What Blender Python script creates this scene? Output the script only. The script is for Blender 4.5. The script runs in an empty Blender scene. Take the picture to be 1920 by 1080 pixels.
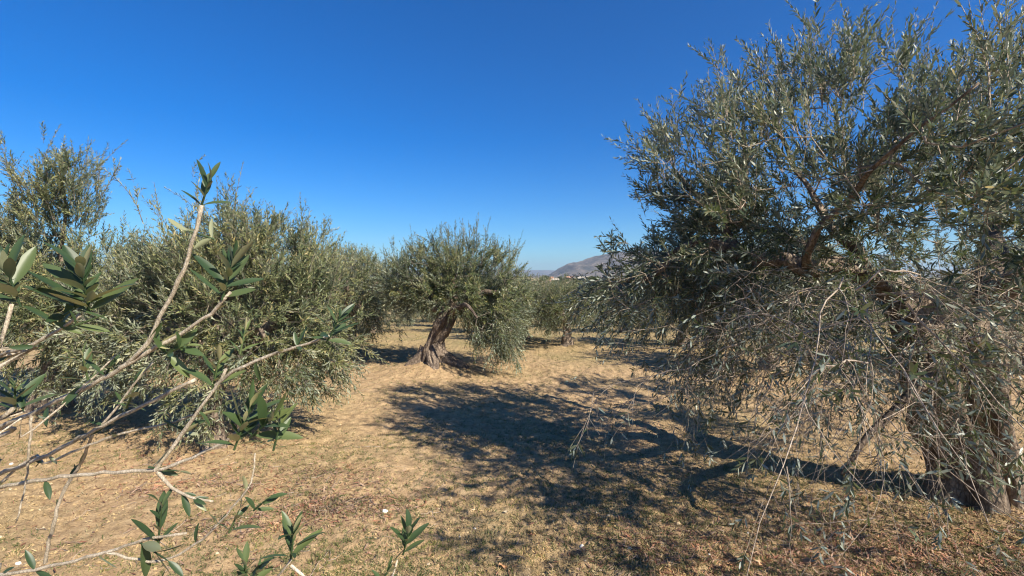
import bpy, math, random
import numpy as np
from mathutils import Vector

# ------------------------------------------------------------------ camera, sky, sun, exposure
S = bpy.context.scene
COL = S.collection
R = math.radians
FPX, EYE, HZ = 880.0, 1.8, 518.0          # focal length in photo pixels, eye height, horizon row
PITCH = math.atan((540 - HZ) / FPX)
cam = bpy.data.objects.new('camera', bpy.data.cameras.new('camera'))
COL.objects.link(cam)
cam.location = (0, 0, EYE)
cam.rotation_euler = (R(90) - PITCH, 0, 0)
cam.data.sensor_width = 36
cam.data.lens = 36 * FPX / 1920
cam.data.clip_start = 0.02
cam.data.clip_end = 30000
S.camera = cam

SUN_DIR = Vector((1.0, -0.88, 1.0)).normalized()    # towards the sun
EL = math.asin(SUN_DIR.z)
AZ = math.atan2(SUN_DIR.x, SUN_DIR.y)
w = bpy.data.worlds.new('World'); S.world = w; w.use_nodes = True
nt = w.node_tree
bg = nt.nodes['Background']
sky = nt.nodes.new('ShaderNodeTexSky'); sky.sky_type = 'NISHITA'
sky.sun_disc = False; sky.sun_elevation = EL; sky.sun_rotation = AZ
sky.altitude = 100; sky.air_density = 1.0; sky.dust_density = 0.25; sky.ozone_density = 4.0
hs = nt.nodes.new('ShaderNodeHueSaturation'); hs.inputs['Saturation'].default_value = 1.48
nt.links.new(sky.outputs[0], hs.inputs['Color'])
tint = nt.nodes.new('ShaderNodeMix'); tint.data_type = 'RGBA'; tint.blend_type = 'MULTIPLY'; tint.inputs[0].default_value = 1
tint.inputs[7].default_value = (0.54, 0.86, 1.13, 1)
nt.links.new(hs.outputs[0], tint.inputs[6]); nt.links.new(tint.outputs[2], bg.inputs['Color'])
bg.inputs['Strength'].default_value = 0.063
sl = bpy.data.lights.new('sun', 'SUN'); sl.energy = 5.0; sl.angle = R(0.5); sl.color = (1, 0.91, 0.76)
sun = bpy.data.objects.new('sun', sl); COL.objects.link(sun)
sun.rotation_euler = (-SUN_DIR).to_track_quat('-Z', 'Y').to_euler()
sun.location = (20, -18, 20)
S.view_settings.view_transform = 'Standard'; S.view_settings.look = 'None'
S.view_settings.gamma = 1; S.view_settings.exposure = 1.05
S.render.engine = 'CYCLES'
S.cycles.use_denoising = True; S.cycles.filter_width = 1.15
S.cycles.max_bounces = 6; S.cycles.diffuse_bounces = 3; S.cycles.transmission_bounces = 3
S.cycles.volume_bounces = 0

# ------------------------------------------------------------------ small maths helpers
def hash3(i, j, k, s):
    h = (i * 374761393 + j * 668265263 + k * 2147483647 + s * 974634777) & 0xffffffff
    h = ((h ^ (h >> 13)) * 1274126177) & 0xffffffff
    return ((h ^ (h >> 16)) & 0xffff) / 65535.0

def vnoise(p, f, s=0):
    p = np.asarray(p, float) * f + 1000.0
    i = np.floor(p).astype(np.int64); u = p - i; u = u * u * (3 - 2 * u)
    r = 0
    for a in (0, 1):
        for b in (0, 1):
            for c in (0, 1):
                wt = (u[..., 0] if a else 1 - u[..., 0]) * (u[..., 1] if b else 1 - u[..., 1]) * (u[..., 2] if c else 1 - u[..., 2])
                r = r + wt * hash3(i[..., 0] + a, i[..., 1] + b, i[..., 2] + c, s)
    return r

def n2(x, y, f, s=0):
    return vnoise(np.stack([x, y, np.zeros_like(x)], -1), f, s)

def fbm(x, y, f, s=0, o=3):
    r = 0; a = 1; t = 0
    for k in range(o):
        r = r + a * n2(x, y, f * 2 ** k, s + k); t += a; a *= 0.5
    return r / t

def nrm(v):
    return v / np.maximum(np.linalg.norm(v, axis=-1, keepdims=True), 1e-9)

cp, sp = math.cos(PITCH), math.sin(PITCH)
def at(px, py, Y):
    """the point at forward distance Y that stands at this pixel of the photo"""
    dx, dy = (px - 960) / FPX, (540 - py) / FPX
    f = np.array([dx, cp + dy * sp, -sp + dy * cp])
    return np.array([0, 0, EYE]) + f * (Y / f[1])

# ------------------------------------------------------------------ mesh collecting
class Geo:
    def __init__(self): self.v = []; self.f = {}; self.n = 0
    def add(self, v, *faces):
        v = np.asarray(v, float).reshape(-1, 3)
        for f in faces:
            f = np.asarray(f, np.int64)
            if len(f): self.f.setdefault(f.shape[1], []).append(f + self.n)
        self.v.append(v); self.n += len(v)
    def build(self, name, mat, parent=None, smooth=True, origin=None):
        v = np.concatenate(self.v) if self.v else np.zeros((0, 3))
        if origin is not None: v = v - np.asarray(origin, float)
        me = bpy.data.meshes.new(name)
        me.vertices.add(len(v)); me.vertices.foreach_set('co', v.astype(np.float32).ravel())
        loops, starts, off = [], [], 0
        for k, fs in self.f.items():
            f = np.concatenate(fs); loops.append(f.ravel())
            starts.append(np.arange(len(f)) * k + off); off += f.size
        lo = np.concatenate(loops).astype(np.int32); st = np.concatenate(starts).astype(np.int32)
        me.loops.add(len(lo)); me.loops.foreach_set('vertex_index', lo)
        me.polygons.add(len(st)); me.polygons.foreach_set('loop_start', st)
        me.polygons.foreach_set('use_smooth', np.full(len(st), smooth))
        me.update(calc_edges=True); me.validate()
        me.materials.append(mat)
        o = bpy.data.objects.new(name, me); COL.objects.link(o)
        if parent is not None: o.parent = parent
        return o

def sweep(P, Rd, S_, wob=None):
    """tubes: P (n,K,3), Rd (n,K) -> verts, quads"""
    P = np.asarray(P, float); Rd = np.asarray(Rd, float)
    n, K, _ = P.shape
    T = nrm(np.gradient(P, axis=1))
    mean = nrm(T.mean(axis=1))
    ref = np.where(np.abs(mean[:, 2:3]) < 0.8, np.array([[0, 0, 1.0]]), np.array([[1.0, 0, 0]]))
    U = nrm(np.cross(T, ref[:, None, :])); V = np.cross(T, U)
    th = np.linspace(0, 2 * np.pi, S_, endpoint=False)
    rr = Rd[:, :, None] * (np.ones(S_) if wob is None else wob)
    verts = P[:, :, None, :] + rr[..., None] * (np.cos(th)[None, None, :, None] * U[:, :, None, :] + np.sin(th)[None, None, :, None] * V[:, :, None, :])
    base = (np.arange(n) * K * S_)[:, None, None]
    r = (np.arange(K - 1) * S_)[None, :, None]; c = np.arange(S_)[None, None, :]; c2 = (c + 1) % S_
    q = np.stack([base + r + c, base + r + c2, base + r + S_ + c2, base + r + S_ + c], -1).reshape(-1, 4)
    return verts.reshape(-1, 3), q

def smooth_path(pts, step):
    """Catmull-Rom through pts (last column may be a radius)"""
    p = np.asarray(pts, float)
    p = np.vstack([2 * p[0] - p[1], p, 2 * p[-1] - p[-2]])
    out = []
    for i in range(1, len(p) - 2):
        m = max(2, int(np.linalg.norm(p[i + 1, :3] - p[i, :3]) / step))
        t = np.linspace(0, 1, m, endpoint=False)[:, None]
        a, b, c, d = p[i - 1], p[i], p[i + 1], p[i + 2]
        out.append(0.5 * (2 * b + (c - a) * t + (2 * a - 5 * b + 4 * c - d) * t ** 2 + (3 * b - a - 3 * c + d) * t ** 3))
    out.append(p[-2:-1])
    return np.vstack(out)

def gnarled(g, pts, seed, sides=22, step=0.04, flare=0.0, rough=1.0, jit=0.02):
    """an old olive stem: fluted, lumpy, twisting; pts = (x, y, z, radius)"""
    q = smooth_path(pts, step); P = q[:, :3].copy(); rd = q[:, 3].copy()
    K = len(P)
    h = np.concatenate([[0], np.cumsum(np.linalg.norm(np.diff(P, axis=0), axis=1))])
    for a in range(3): P[:, a] += (vnoise(np.stack([h, h * 0, h * 0 + a * 7.3], -1), 5, seed) - 0.5) * 2 * jit * min(1, 1)
    th = np.linspace(0, 2 * np.pi, sides, endpoint=False)
    H, TH = h[:, None], th[None, :]
    f = 0.17 * np.sin(3 * TH + 2.2 * H + seed) + 0.10 * np.sin(5 * TH - 3.1 * H + 2 * seed) + 0.05 * np.sin(9 * TH + 5 * H)
    cyl = np.stack([np.cos(TH) + 0 * H, np.sin(TH) + 0 * H, H * 2.2 + 0 * TH], -1)
    f = f + 0.42 * (vnoise(cyl, 1.7, seed) - 0.5) + 0.25 * (vnoise(cyl, 4.5, seed + 3) - 0.5)
    wob = 1 + f * rough
    if flare:
        e = np.exp(-H / 0.13)
        wob = wob + flare * e * (0.75 + 0.65 * np.sin(5 * TH + seed) * e + 0.3 * np.sin(8 * TH + 2 * seed))
    v, f4 = sweep(P[None], rd[None], sides, wob[None])
    cap = np.arange(sides)[None, :] + (K - 1) * sides
    g.add(v, f4, cap)

# leaf outlines: columns of half width along the leaf
def leaf_batch(g, P, D, N, L, W, detail=1, bend=0.18, fold=0.0):
    P, D, N = (np.asarray(a, float) for a in (P, D, N))
    D = nrm(D); X = nrm(np.cross(D, N)); N = np.cross(X, D)
    n = len(P); L = np.asarray(L)[:, None]; W = np.asarray(W)[:, None]
    b = np.broadcast_to(np.asarray(bend, float).reshape(-1, 1), (n, 1))
    def pt(t, s, k=0.0):
        return P + D * (L * t) + X * (W * s) - N * (L * b * t * t) + N * (W * k)
    if detail == 0:
        v = np.stack([pt(0, 0), pt(0.45, 0.5), pt(1, 0), pt(0.45, -0.5)], 1)
        i = np.arange(n)[:, None] * 4
        g.add(v, i + np.array([[0, 1, 2, 3]]))
    elif detail == 1:
        v = np.stack([pt(0, 0), pt(0.3, 0.45), pt(0.68, 0.42), pt(1, 0), pt(0.68, -0.42), pt(0.3, -0.45)], 1)
        i = np.arange(n)[:, None] * 6
        g.add(v, np.concatenate([i + np.array([[1, 2, 4, 5]])]), np.concatenate([i + np.array([[0, 1, 5]]), i + np.array([[2, 3, 4]])]))
    else:
        ts = [0.0, 0.08, 0.2, 0.36, 0.54, 0.72, 0.87, 0.96, 1.0]
        ws = [0.05, 0.14, 0.34, 0.47, 0.5, 0.43, 0.27, 0.12, 0.015]
        rows = []
        for t, s in zip(ts, ws):
            rows += [pt(t, s, fold * s), pt(t, s * 0.5, fold * s * 0.35), pt(t, 0, 0), pt(t, -s * 0.5, fold * s * 0.35), pt(t, -s, fold * s)]
        v = np.stack(rows, 1); m = len(ts)
        q = []
        for r in range(m - 1):
            for c in range(4):
                a = r * 5 + c; q.append([a, a + 5, a + 6, a + 1])
        q = np.array(q); i = (np.arange(n) * m * 5)[:, None, None]
        g.add(v, (i + q[None]).reshape(-1, 4))

# ------------------------------------------------------------------ materials
def mat(name):
    m = bpy.data.materials.new(name); m.use_nodes = True
    t = m.node_tree; b = t.nodes['Principled BSDF']
    return m, t, b
def N(t, k, **kw):
    n = t.nodes.new(k)
    for a, v in kw.items():
        if a in n.inputs.keys(): n.inputs[a].default_value = v
        else: setattr(n, a, v)
    return n
def ramp(t, stops):
    n = t.nodes.new('ShaderNodeValToRGB'); e = n.color_ramp.elements
    while len(e) < len(stops): e.new(0.5)
    for i, (p, c) in enumerate(stops):
        e[i].position = p; e[i].color = (*c, 1)
    return n
def mixc(t, fac, a, b, mode='MIX'):
    n = t.nodes.new('ShaderNodeMix'); n.data_type = 'RGBA'; n.blend_type = mode
    for s, v in ((0, fac), (6, a), (7, b)):
        if isinstance(v, (int, float)): n.inputs[s].default_value = v
        elif isinstance(v, tuple): n.inputs[s].default_value = (*v, 1)
        else: t.links.new(v, n.inputs[s])
    return n.outputs[2]

def leaf_material(name, tops, under, rough=0.42, trans=0.22, clump=True):
    m, t, b = mat(name)
    geo = N(t, 'ShaderNodeNewGeometry')
    r = ramp(t, tops); t.links.new(geo.outputs['Random Per Island'], r.inputs[0])
    mul = N(t, 'ShaderNodeMath', operation='MULTIPLY'); t.links.new(geo.outputs['Random Per Island'], mul.inputs[0]); mul.inputs[1].default_value = 7.31
    fr = N(t, 'ShaderNodeMath', operation='FRACT'); t.links.new(mul.outputs[0], fr.inputs[0])
    ru = ramp(t, under); t.links.new(fr.outputs[0], ru.inputs[0])
    col = mixc(t, geo.outputs['Backfacing'], r.outputs[0], ru.outputs[0])
    tcl = N(t, 'ShaderNodeTexCoord'); ncl = N(t, 'ShaderNodeTexNoise', Scale=2.6, Detail=3.0); t.links.new(tcl.outputs['Object'], ncl.inputs['Vector'])
    rcl = ramp(t, [(0.32, (0.62, 0.70, 0.72)), (0.5, (1, 1, 1)), (0.66, (1.45, 1.32, 1.12))]); t.links.new(ncl.outputs[0], rcl.inputs[0])
    if clump: col = mixc(t, 1.0, col, rcl.outputs[0], 'MULTIPLY')
    t.links.new(col, b.inputs['Base Color'])
    b.inputs['Roughness'].default_value = rough
    b.inputs['Specular IOR Level'].default_value = 0.34
    tr = N(t, 'ShaderNodeBsdfTranslucent')
    tc = mixc(t, 0.5, col, (0.20, 0.26, 0.05)); t.links.new(tc, tr.inputs['Color'])
    mx = N(t, 'ShaderNodeMixShader'); mx.inputs[0].default_value = trans
    t.links.new(b.outputs[0], mx.inputs[1]); t.links.new(tr.outputs[0], mx.inputs[2])
    t.links.new(mx.outputs[0], t.nodes['Material Output'].inputs[0])
    return m

def bark_material(name, dark, mid, light, scale=9, bump=0.6, rough=0.85):
    m, t, b = mat(name)
    tc = N(t, 'ShaderNodeTexCoord'); mp = N(t, 'ShaderNodeMapping'); mp.inputs['Scale'].default_value = (1, 1, 0.38)
    t.links.new(tc.outputs['Object'], mp.inputs[0])
    n1 = N(t, 'ShaderNodeTexNoise', Scale=scale, Detail=8.0, Roughness=0.65); t.links.new(mp.outputs[0], n1.inputs['Vector'])
    v1 = N(t, 'ShaderNodeTexVoronoi', Scale=scale * 3.2); v1.feature = 'DISTANCE_TO_EDGE'
    wv = mixc(t, 0.08, mp.outputs[0], n1.outputs['Color']); t.links.new(wv, v1.inputs['Vector'])
    r = ramp(t, [(0.3, dark), (0.52, mid), (0.72, light)]); t.links.new(n1.outputs[0], r.inputs[0])
    rv = ramp(t, [(0.0, (0.45, 0.42, 0.4)), (0.18, (1, 1, 1))]); t.links.new(v1.outputs['Distance'], rv.inputs[0])
    t.links.new(mixc(t, 1.0, r.outputs[0], rv.outputs[0], 'MULTIPLY'), b.inputs['Base Color'])
    b.inputs['Roughness'].default_value = rough
    add = N(t, 'ShaderNodeMath', operation='ADD'); t.links.new(n1.outputs[0], add.inputs[0]); t.links.new(v1.outputs['Distance'], add.inputs[1])
    bp = N(t, 'ShaderNodeBump', Strength=bump, Distance=0.03); t.links.new(add.outputs[0], bp.inputs['Height'])
    t.links.new(bp.outputs[0], b.inputs['Normal'])
    return m

M = {}
M['leaf'] = leaf_material('olive leaf', [(0.0, (0.055, 0.082, 0.036)), (0.45, (0.095, 0.122, 0.052)), (0.85, (0.17, 0.185, 0.078)), (1.0, (0.28, 0.23, 0.11))],
                          [(0.0, (0.17, 0.20, 0.14)), (1.0, (0.30, 0.33, 0.25))], rough=0.4)
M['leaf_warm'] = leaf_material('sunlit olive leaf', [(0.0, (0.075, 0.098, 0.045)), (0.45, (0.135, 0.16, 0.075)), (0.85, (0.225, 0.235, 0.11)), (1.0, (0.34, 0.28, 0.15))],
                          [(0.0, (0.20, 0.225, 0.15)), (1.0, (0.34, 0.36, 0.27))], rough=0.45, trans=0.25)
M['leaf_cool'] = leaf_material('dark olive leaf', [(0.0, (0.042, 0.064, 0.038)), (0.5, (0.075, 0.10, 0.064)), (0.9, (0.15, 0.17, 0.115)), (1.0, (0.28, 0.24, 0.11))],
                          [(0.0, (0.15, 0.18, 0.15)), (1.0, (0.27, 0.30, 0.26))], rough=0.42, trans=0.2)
M['leaf_far'] = leaf_material('dark shrub leaf', [(0.0, (0.02, 0.036, 0.014)), (1.0, (0.05, 0.07, 0.025))], [(0.0, (0.04, 0.06, 0.03)), (1.0, (0.07, 0.09, 0.05))], rough=0.6, trans=0.1)
M['bark'] = bark_material('olive bark', (0.07, 0.052, 0.04), (0.19, 0.145, 0.11), (0.38, 0.30, 0.22))
M['bark_pale'] = bark_material('pale olive bark', (0.07, 0.05, 0.035), (0.24, 0.18, 0.125), (0.46, 0.36, 0.25), scale=11, bump=.9)
M['twig'] = bark_material('olive twig', (0.10, 0.085, 0.065), (0.22, 0.19, 0.15), (0.36, 0.31, 0.25), scale=30, bump=0.2)
M['twig_pale'] = bark_material('pale bare twig', (0.18, 0.145, 0.11), (0.42, 0.34, 0.26), (0.64, 0.54, 0.43), scale=30, bump=0.2)
M['branch_near'] = bark_material('smooth grey twig bark', (0.28, 0.24, 0.17), (0.50, 0.43, 0.33), (0.66, 0.60, 0.48), scale=38, bump=0.35, rough=0.7)

# ------------------------------------------------------------------ ground
TREE_BASES = []      # (x, y, strength) mounds; filled before the ground is made
def ground_z(x, y, fine=True):
    x = np.asarray(x, float); y = np.asarray(y, float)
    r = np.sqrt(x * x + y * y)
    z = -0.06 * np.clip(y - 13, 0, 13) - 0.022 * np.clip(y - 26, 0, 70) - 0.009 * np.clip(y - 96, 0, 400)
    z = z + 0.10 * (fbm(x, y, 0.35, 11) - 0.5)
    if fine:
        k = np.clip(1.4 - r / 40, 0, 1)
        z = z + k * (0.05 * (fbm(x, y, 2.6, 21) - 0.5) + 0.036 * (fbm(x, y, 11.0, 31, 2) - 0.5) * (.5 + n2(x, y, 1.3, 43)) + 0.045 * np.maximum(n2(x, y, 26.0, 41) - 0.6, 0))
    for (bx, by, s) in TREE_BASES:
        z = z + s * np.exp(-((x - bx) ** 2 + (y - by) ** 2) / 0.42)
    return z
def gz(x, y): return float(ground_z(np.array([x]), np.array([y]))[0])

def tag(o, label=None, cat=None, group=None, kind=None):
    if label: o['label'] = label
    if cat: o['category'] = cat
    if group: o['group'] = group
    if kind: o['kind'] = kind
    return o
def empty(name, loc):
    o = bpy.data.objects.new(name, None); COL.objects.link(o); o.location = loc
    o.empty_display_size = 0.3
    return o

# ------------------------------------------------------------------ olive trees
def lumps_points(rng, lumps, n, noise_f=2.2, thr=0.42, seed=0, shell=0.45):
    """points inside a union of ellipsoids (cx,cy,cz,rx,ry,rz,weight), gathered in clumps with gaps between"""
    L = np.array(lumps, float)
    wts = L[:, 6] * L[:, 3] * L[:, 4] * L[:, 5]; wts = wts / wts.sum()
    out = []; tot = 0
    while tot < n:
        k = rng.choice(len(L), size=n * 3, p=wts)
        d = nrm(rng.normal(size=(n * 3, 3))); rad = rng.random(n * 3) ** shell
        p = L[k, :3] + d * rad[:, None] * L[k, 3:6]
        q = vnoise(p, noise_f, seed)
        p = p[q > thr * (0.75 + 0.5 * rng.random(len(p)))]
        p = p[p[:, 2] > 0.12]
        out.append(p); tot += len(p)
    return np.vstack(out)[:n]

def grow(rng, limbs, pts, step=0.13, wig=0.16, lift=0.10):
    cap = 60000
    P = np.zeros((cap, 3)); par = np.full(cap, -1); limb = np.zeros(cap, bool); n = 0
    for lp in limbs:
        q = smooth_path(lp, 0.1)[:, :3]
        q = q[max(1, len(q) // 6):]
        for i, a in enumerate(q):
            P[n] = a; par[n] = n - 1 if i else -1; limb[n] = True; n += 1
    nl = n
    d0 = np.min(np.linalg.norm(pts[:, None, :] - P[None, :nl], axis=2), axis=1)
    tips = []
    for p in pts[np.argsort(d0)]:
        d = np.linalg.norm(P[:n] - p, axis=1)
        j = int(np.argmin(d)); dist = d[j]
        if dist < 0.03: continue
        a = P[j]; m = max(1, int(dist / step)); side = rng.normal(size=3) * wig * dist
        mid = (a + p) / 2 + side + np.array([0, 0, lift * dist])
        prev = j
        for i in range(1, m + 1):
            t = i / m
            P[n] = (1 - t) ** 2 * a + 2 * t * (1 - t) * mid + t * t * p
            if i < m: P[n] += rng.normal(size=3) * 0.008
            par[n] = prev; prev = n; n += 1
        tips.append(prev)
        if n > cap - 60: break
    return P[:n], par[:n], limb[:n], np.array(tips)

def branch_mesh(g, P, par, limb, r0=0.0022, expo=0.46, rmax=0.035, sides=5):
    n = len(P); cnt = np.zeros(n)
    kids = [[] for _ in range(n)]
    for i in range(n):
        if par[i] >= 0: kids[par[i]].append(i)
    for i in range(n - 1, -1, -1):
        if cnt[i] == 0: cnt[i] = 1
        if par[i] >= 0: cnt[par[i]] += cnt[i]
    rad = np.minimum(r0 * cnt ** expo, rmax)
    starts = [(par[i], i) for i in range(n) if not limb[i] and par[i] >= 0 and limb[par[i]]]
    while starts:
        a, b = starts.pop(); ch = [a, b]
        while True:
            ks = [k for k in kids[ch[-1]] if not limb[k]]
            if not ks: break
            ks.sort(key=lambda k: -cnt[k])
            for k in ks[1:]: starts.append((ch[-1], k))
            ch.append(ks[0])
        r = rad[ch].copy(); r[0] = r[1]
        if len(ch) < 3:
            p = np.array([P[ch[0]], (P[ch[0]] + P[ch[1]]) / 2, P[ch[1]]]); r = np.array([r[0], r[1], r[1] * 0.8])
        else: p = P[ch]
        g.add(*sweep(p[None], r[None], sides if r[1] > 0.005 else 4))

def shoots(rng, tw, lf, base, dirs, L, sag, ls, gap=0.021, detail=1, keep=0.9, ar=0.21, r=0.0016, start=0.12, sides=3, width=1.0):
    """leafy shoots: base (n,3), dirs (n,3), L (n), sag (n)"""
    n = len(base)
    if not n: return
    dirs = nrm(dirs); g = np.zeros((n, 3)); g[:, 2] = -sag
    side = rng.normal(size=(n, 3)) * 0.16
    K = 5; t = np.linspace(0, 1, K)[None, :, None]
    P = base[:, None] + L[:, None, None] * (dirs[:, None] * t + (g + side)[:, None] * t * t)
    tw.add(*sweep(P, r * np.linspace(1, 0.35, K)[None] * (0.7 + L[:, None] * 1.5), sides))
    npair = np.maximum(2, (L * (1 - start) / gap).astype(int))
    idx = np.repeat(np.arange(n), npair)
    k = np.concatenate([np.arange(m) for m in npair])
    tt = start + (1 - start) * (k + 0.3) / npair[idx] + rng.normal(size=len(k)) * 0.01
    ph = rng.random(n) * 6.28
    for s in (0, 1):
        m = rng.random(len(k)) < keep
        I, T, kk = idx[m], np.clip(tt[m], 0, 1), k[m]
        p = base[I] + L[I, None] * (dirs[I] * T[:, None] + (g + side)[I] * T[:, None] ** 2)
        tg = nrm(dirs[I] + 2 * (g + side)[I] * T[:, None])
        ref = np.where(np.abs(tg[:, 2:3]) < 0.85, [[0, 0, 1.0]], [[1.0, 0, 0]])
        u = nrm(np.cross(tg, ref)); v = np.cross(tg, u)
        an = ph[I] + kk * 1.5708 + s * np.pi + rng.normal(size=len(I)) * 0.35
        perp = np.cos(an)[:, None] * u + np.sin(an)[:, None] * v
        al = np.clip(rng.normal(0.72, 0.22, len(I)) * (1.15 - 0.5 * T), 0.12, 1.5)
        D = np.cos(al)[:, None] * tg + np.sin(al)[:, None] * perp
        Nn = np.sin(al)[:, None] * tg - np.cos(al)[:, None] * perp
        Nn = Nn + np.cross(D, Nn) * rng.normal(size=(len(I), 1)) * 0.35
        sz = ls * (0.75 + 0.45 * rng.random(len(I))) * (1.08 - 0.45 * T ** 3)
        leaf_batch(lf, p, D, Nn, sz, sz * ar * width * (0.85 + 0.3 * rng.random(len(I))), detail, bend=rng.normal(0.08, 0.12, len(I)))

def tree_crown(root, seed, limbs, lumps, n_attr, spt=3, ls=0.055, detail=1, leafm='leaf', twigm='twig', up_z=(0.9, 2.2), centre=None,
               Lr=(0.14, 0.34), thr=0.42, gap=0.021, keep=0.9, suckers=(), noise_f=2.2, extra=None, rmax=0.035, droop=1.0, ar=0.21, along=0.25, sr=0.0016, origin=(0, 0, 0)):
    rng = np.random.default_rng(seed)
    pts = lumps_points(rng, lumps, n_attr, noise_f, thr, seed)
    P, par, limb, tips = grow(rng, limbs, pts)
    tw, lf = Geo(), Geo()
    branch_mesh(tw, P, par, limb, rmax=rmax)
    c = np.array(centre if centre is not None else np.mean(pts, axis=0))
    more = np.where(~limb)[0]; more = more[rng.random(len(more)) < along]
    src = np.concatenate([np.repeat(tips, spt), more])
    B = P[src]; pd = nrm(B - P[np.maximum(par[src], 0)])
    out = B - c; out[:, 2] *= 0.5; out = nrm(out)
    h = np.clip((B[:, 2] - up_z[0]) / (up_z[1] - up_z[0]), 0, 1)
    upv = np.zeros_like(B); upv[:, 2] = (-0.55 * droop + (1.55 + 0 * droop) * h)
    d = 0.5 * pd + 0.55 * out + upv + rng.normal(size=B.shape) * 0.42
    L = rng.uniform(Lr[0], Lr[1], len(B)) * (0.9 + 0.35 * h)
    sag = (1 - h) * 0.45 * droop
    shoots(rng, tw, lf, B, d, L, sag, ls, gap, detail, keep, ar, r=sr)
    for (x, y, z, n, spread, l0, l1) in suckers:        # tall upright water shoots standing out of the crown
        b = np.array([x, y, z]) + rng.normal(size=(n, 3)) * np.array([spread, spread, 0.12])
        dd = np.array([0, 0, 1.0]) + rng.normal(size=(n, 3)) * 0.14 + np.c_[(b[:, 0] - x), (b[:, 1] - y), np.zeros(n)] * 0.35
        LL = rng.uniform(l0, l1, n)
        shoots(rng, tw, lf, b, dd, LL, np.zeros(n), ls * 0.9, gap * 1.15, detail, 0.88, ar, r=sr * 1.5)
        m = np.repeat(np.arange(n), 5)
        tpos = rng.uniform(0.1, 0.75, len(m))
        b2 = b[m] + dd[m] * (LL[m] * tpos)[:, None]
        d2 = dd[m] * 1.1 + rng.normal(size=b2.shape) * 0.4
        shoots(rng, tw, lf, b2, d2, rng.uniform(0.12, 0.26, len(m)), np.zeros(len(m)), ls * 0.85, gap, detail, 0.9, ar, r=sr)
    if extra: extra(rng, tw, lf)
    crown = lf.build('crown', M[leafm], root, smooth=False, origin=origin)
    tw.build('twigs', M[twigm], crown, origin=origin)
    return crown

def wood(root, trunks, limbs, seed, bark='bark', flare=0.5, origin=(0, 0, 0), jit=0.02, sides=22, rough=1.0, limb_bark='bark'):
    g = Geo()
    for i, t in enumerate(trunks): gnarled(g, t, seed + i, sides=sides, flare=flare, jit=jit, rough=rough)
    g.build('trunk', M[bark], root, origin=origin)
    for i, l in enumerate(limbs):
        g = Geo(); gnarled(g, l, seed + 20 + i, sides=max(8, sides // 2), step=0.05, rough=0.8 * rough, jit=0.025)
        g.build('limb', M[limb_bark], root, origin=origin)

# where trees stand (x, y, mound height)
BASE_R = (3.66, 3.6); BASE_M = (-1.56, 9.05); BASE_L = (-3.05, 4.75); BASE_L2 = (-6.0, 6.1)
TREE_BASES += [(*BASE_R, 0.10), (*BASE_M, 0.18), (*BASE_L, 0.08), (*BASE_L2, 0.08)]

MID = [  # generic trees: x, y, scale, height scale, model, turn, label
    (1.37, 11.9, 0.80, 0.70, 0, 0.3, 'small olive tree with dark forked trunk in the open, right of the leaning tree'),
    (0.35, 13.4, 0.85, 0.74, 1, 1.9, 'bushy olive tree just behind the right edge of the leaning tree, crown touching the grass'),
    (-3.85, 10.9, 1.12, .98, 1, 1.0, 'feathery olive tree behind the leaning tree, on its left side'),
    (-5.2, 13.6, 1.0, 1.1, 1, 2.2, 'olive tree crown filling the gap between the left tree and the feathery one'),
    (4.35, 12.0, 0.95, 0.98, 1, 5.2, 'olive tree with short thick trunk seen in the distance through the big tree\'s twigs'),
    (4.75, 8.6, 0.95, 1.0, 0, 2.5, 'olive tree with a reddish trunk hidden behind the lower twigs of the big right tree'),
    (-6.3, 10.2, 1.0, 1.05, 0, 3.3, 'olive tree behind the foliage at far left, between the two nearer left trees'),
    (9.3, 8.3, 1.1, 1.0, 2, 0.9, 'olive tree behind the big tree at the right edge of the picture'),
]
for m_ in MID: TREE_BASES.append((m_[0], m_[1], 0.06))

# ---- the ground sheet
def axis(lo, hi, d0, d1, step, grow_=1.06, far=5000, near=None):
    a = list(np.arange(d0, d1, step)); s = step
    while a[-1] < hi: s = min(s * grow_, 400); a.append(a[-1] + s)
    s = step; b = [d0]
    while b[-1] > lo: s = min(s * grow_, 400); b.append(b[-1] - s)
    return np.array(b[:0:-1] + a)
xs = axis(-5000, 5000, -4.5, 4.5, 0.022); ys = axis(-60, 6500, 2.3, 7.0, 0.020, 1.035)
GX, GY = np.meshgrid(xs, ys)
GZ = ground_z(GX, GY)
nx, ny = len(xs), len(ys)
g = Geo()
ii = (np.arange(ny - 1)[:, None] * nx + np.arange(nx - 1)[None, :]).ravel()
g.add(np.stack([GX, GY, GZ], -1), np.stack([ii, ii + 1, ii + nx + 1, ii + nx], -1))
m, t, b = mat('dry soil')
tc = N(t, 'ShaderNodeTexCoord')
na = N(t, 'ShaderNodeTexNoise', Scale=0.55, Detail=5.0, Roughness=0.6); nb = N(t, 'ShaderNodeTexNoise', Scale=9.0, Detail=8.0, Roughness=0.7)
nc = N(t, 'ShaderNodeTexNoise', Scale=70.0, Detail=6.0, Roughness=0.75); nd = N(t, 'ShaderNodeTexNoise', Scale=0.16, Detail=3.0)
for q in (na, nb, nc, nd): t.links.new(tc.outputs['Object'], q.inputs['Vector'])
c1 = ramp(t, [(0.28, (0.22, 0.148, 0.088)), (0.5, (0.42, 0.292, 0.165)), (0.74, (0.56, 0.41, 0.245))]); t.links.new(nb.outputs[0], c1.inputs[0])
c2 = ramp(t, [(0.34, (0.45, 0.42, 0.40)), (0.47, (0.97, 0.97, 0.97)), (0.7, (1.2, 1.18, 1.15))]); t.links.new(nc.outputs[0], c2.inputs[0])  # soil grain; its dark specks put small tuft shadows into the colour
cc = mixc(t, 1.0, c1.outputs[0], c2.outputs[0], 'MULTIPLY')
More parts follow.
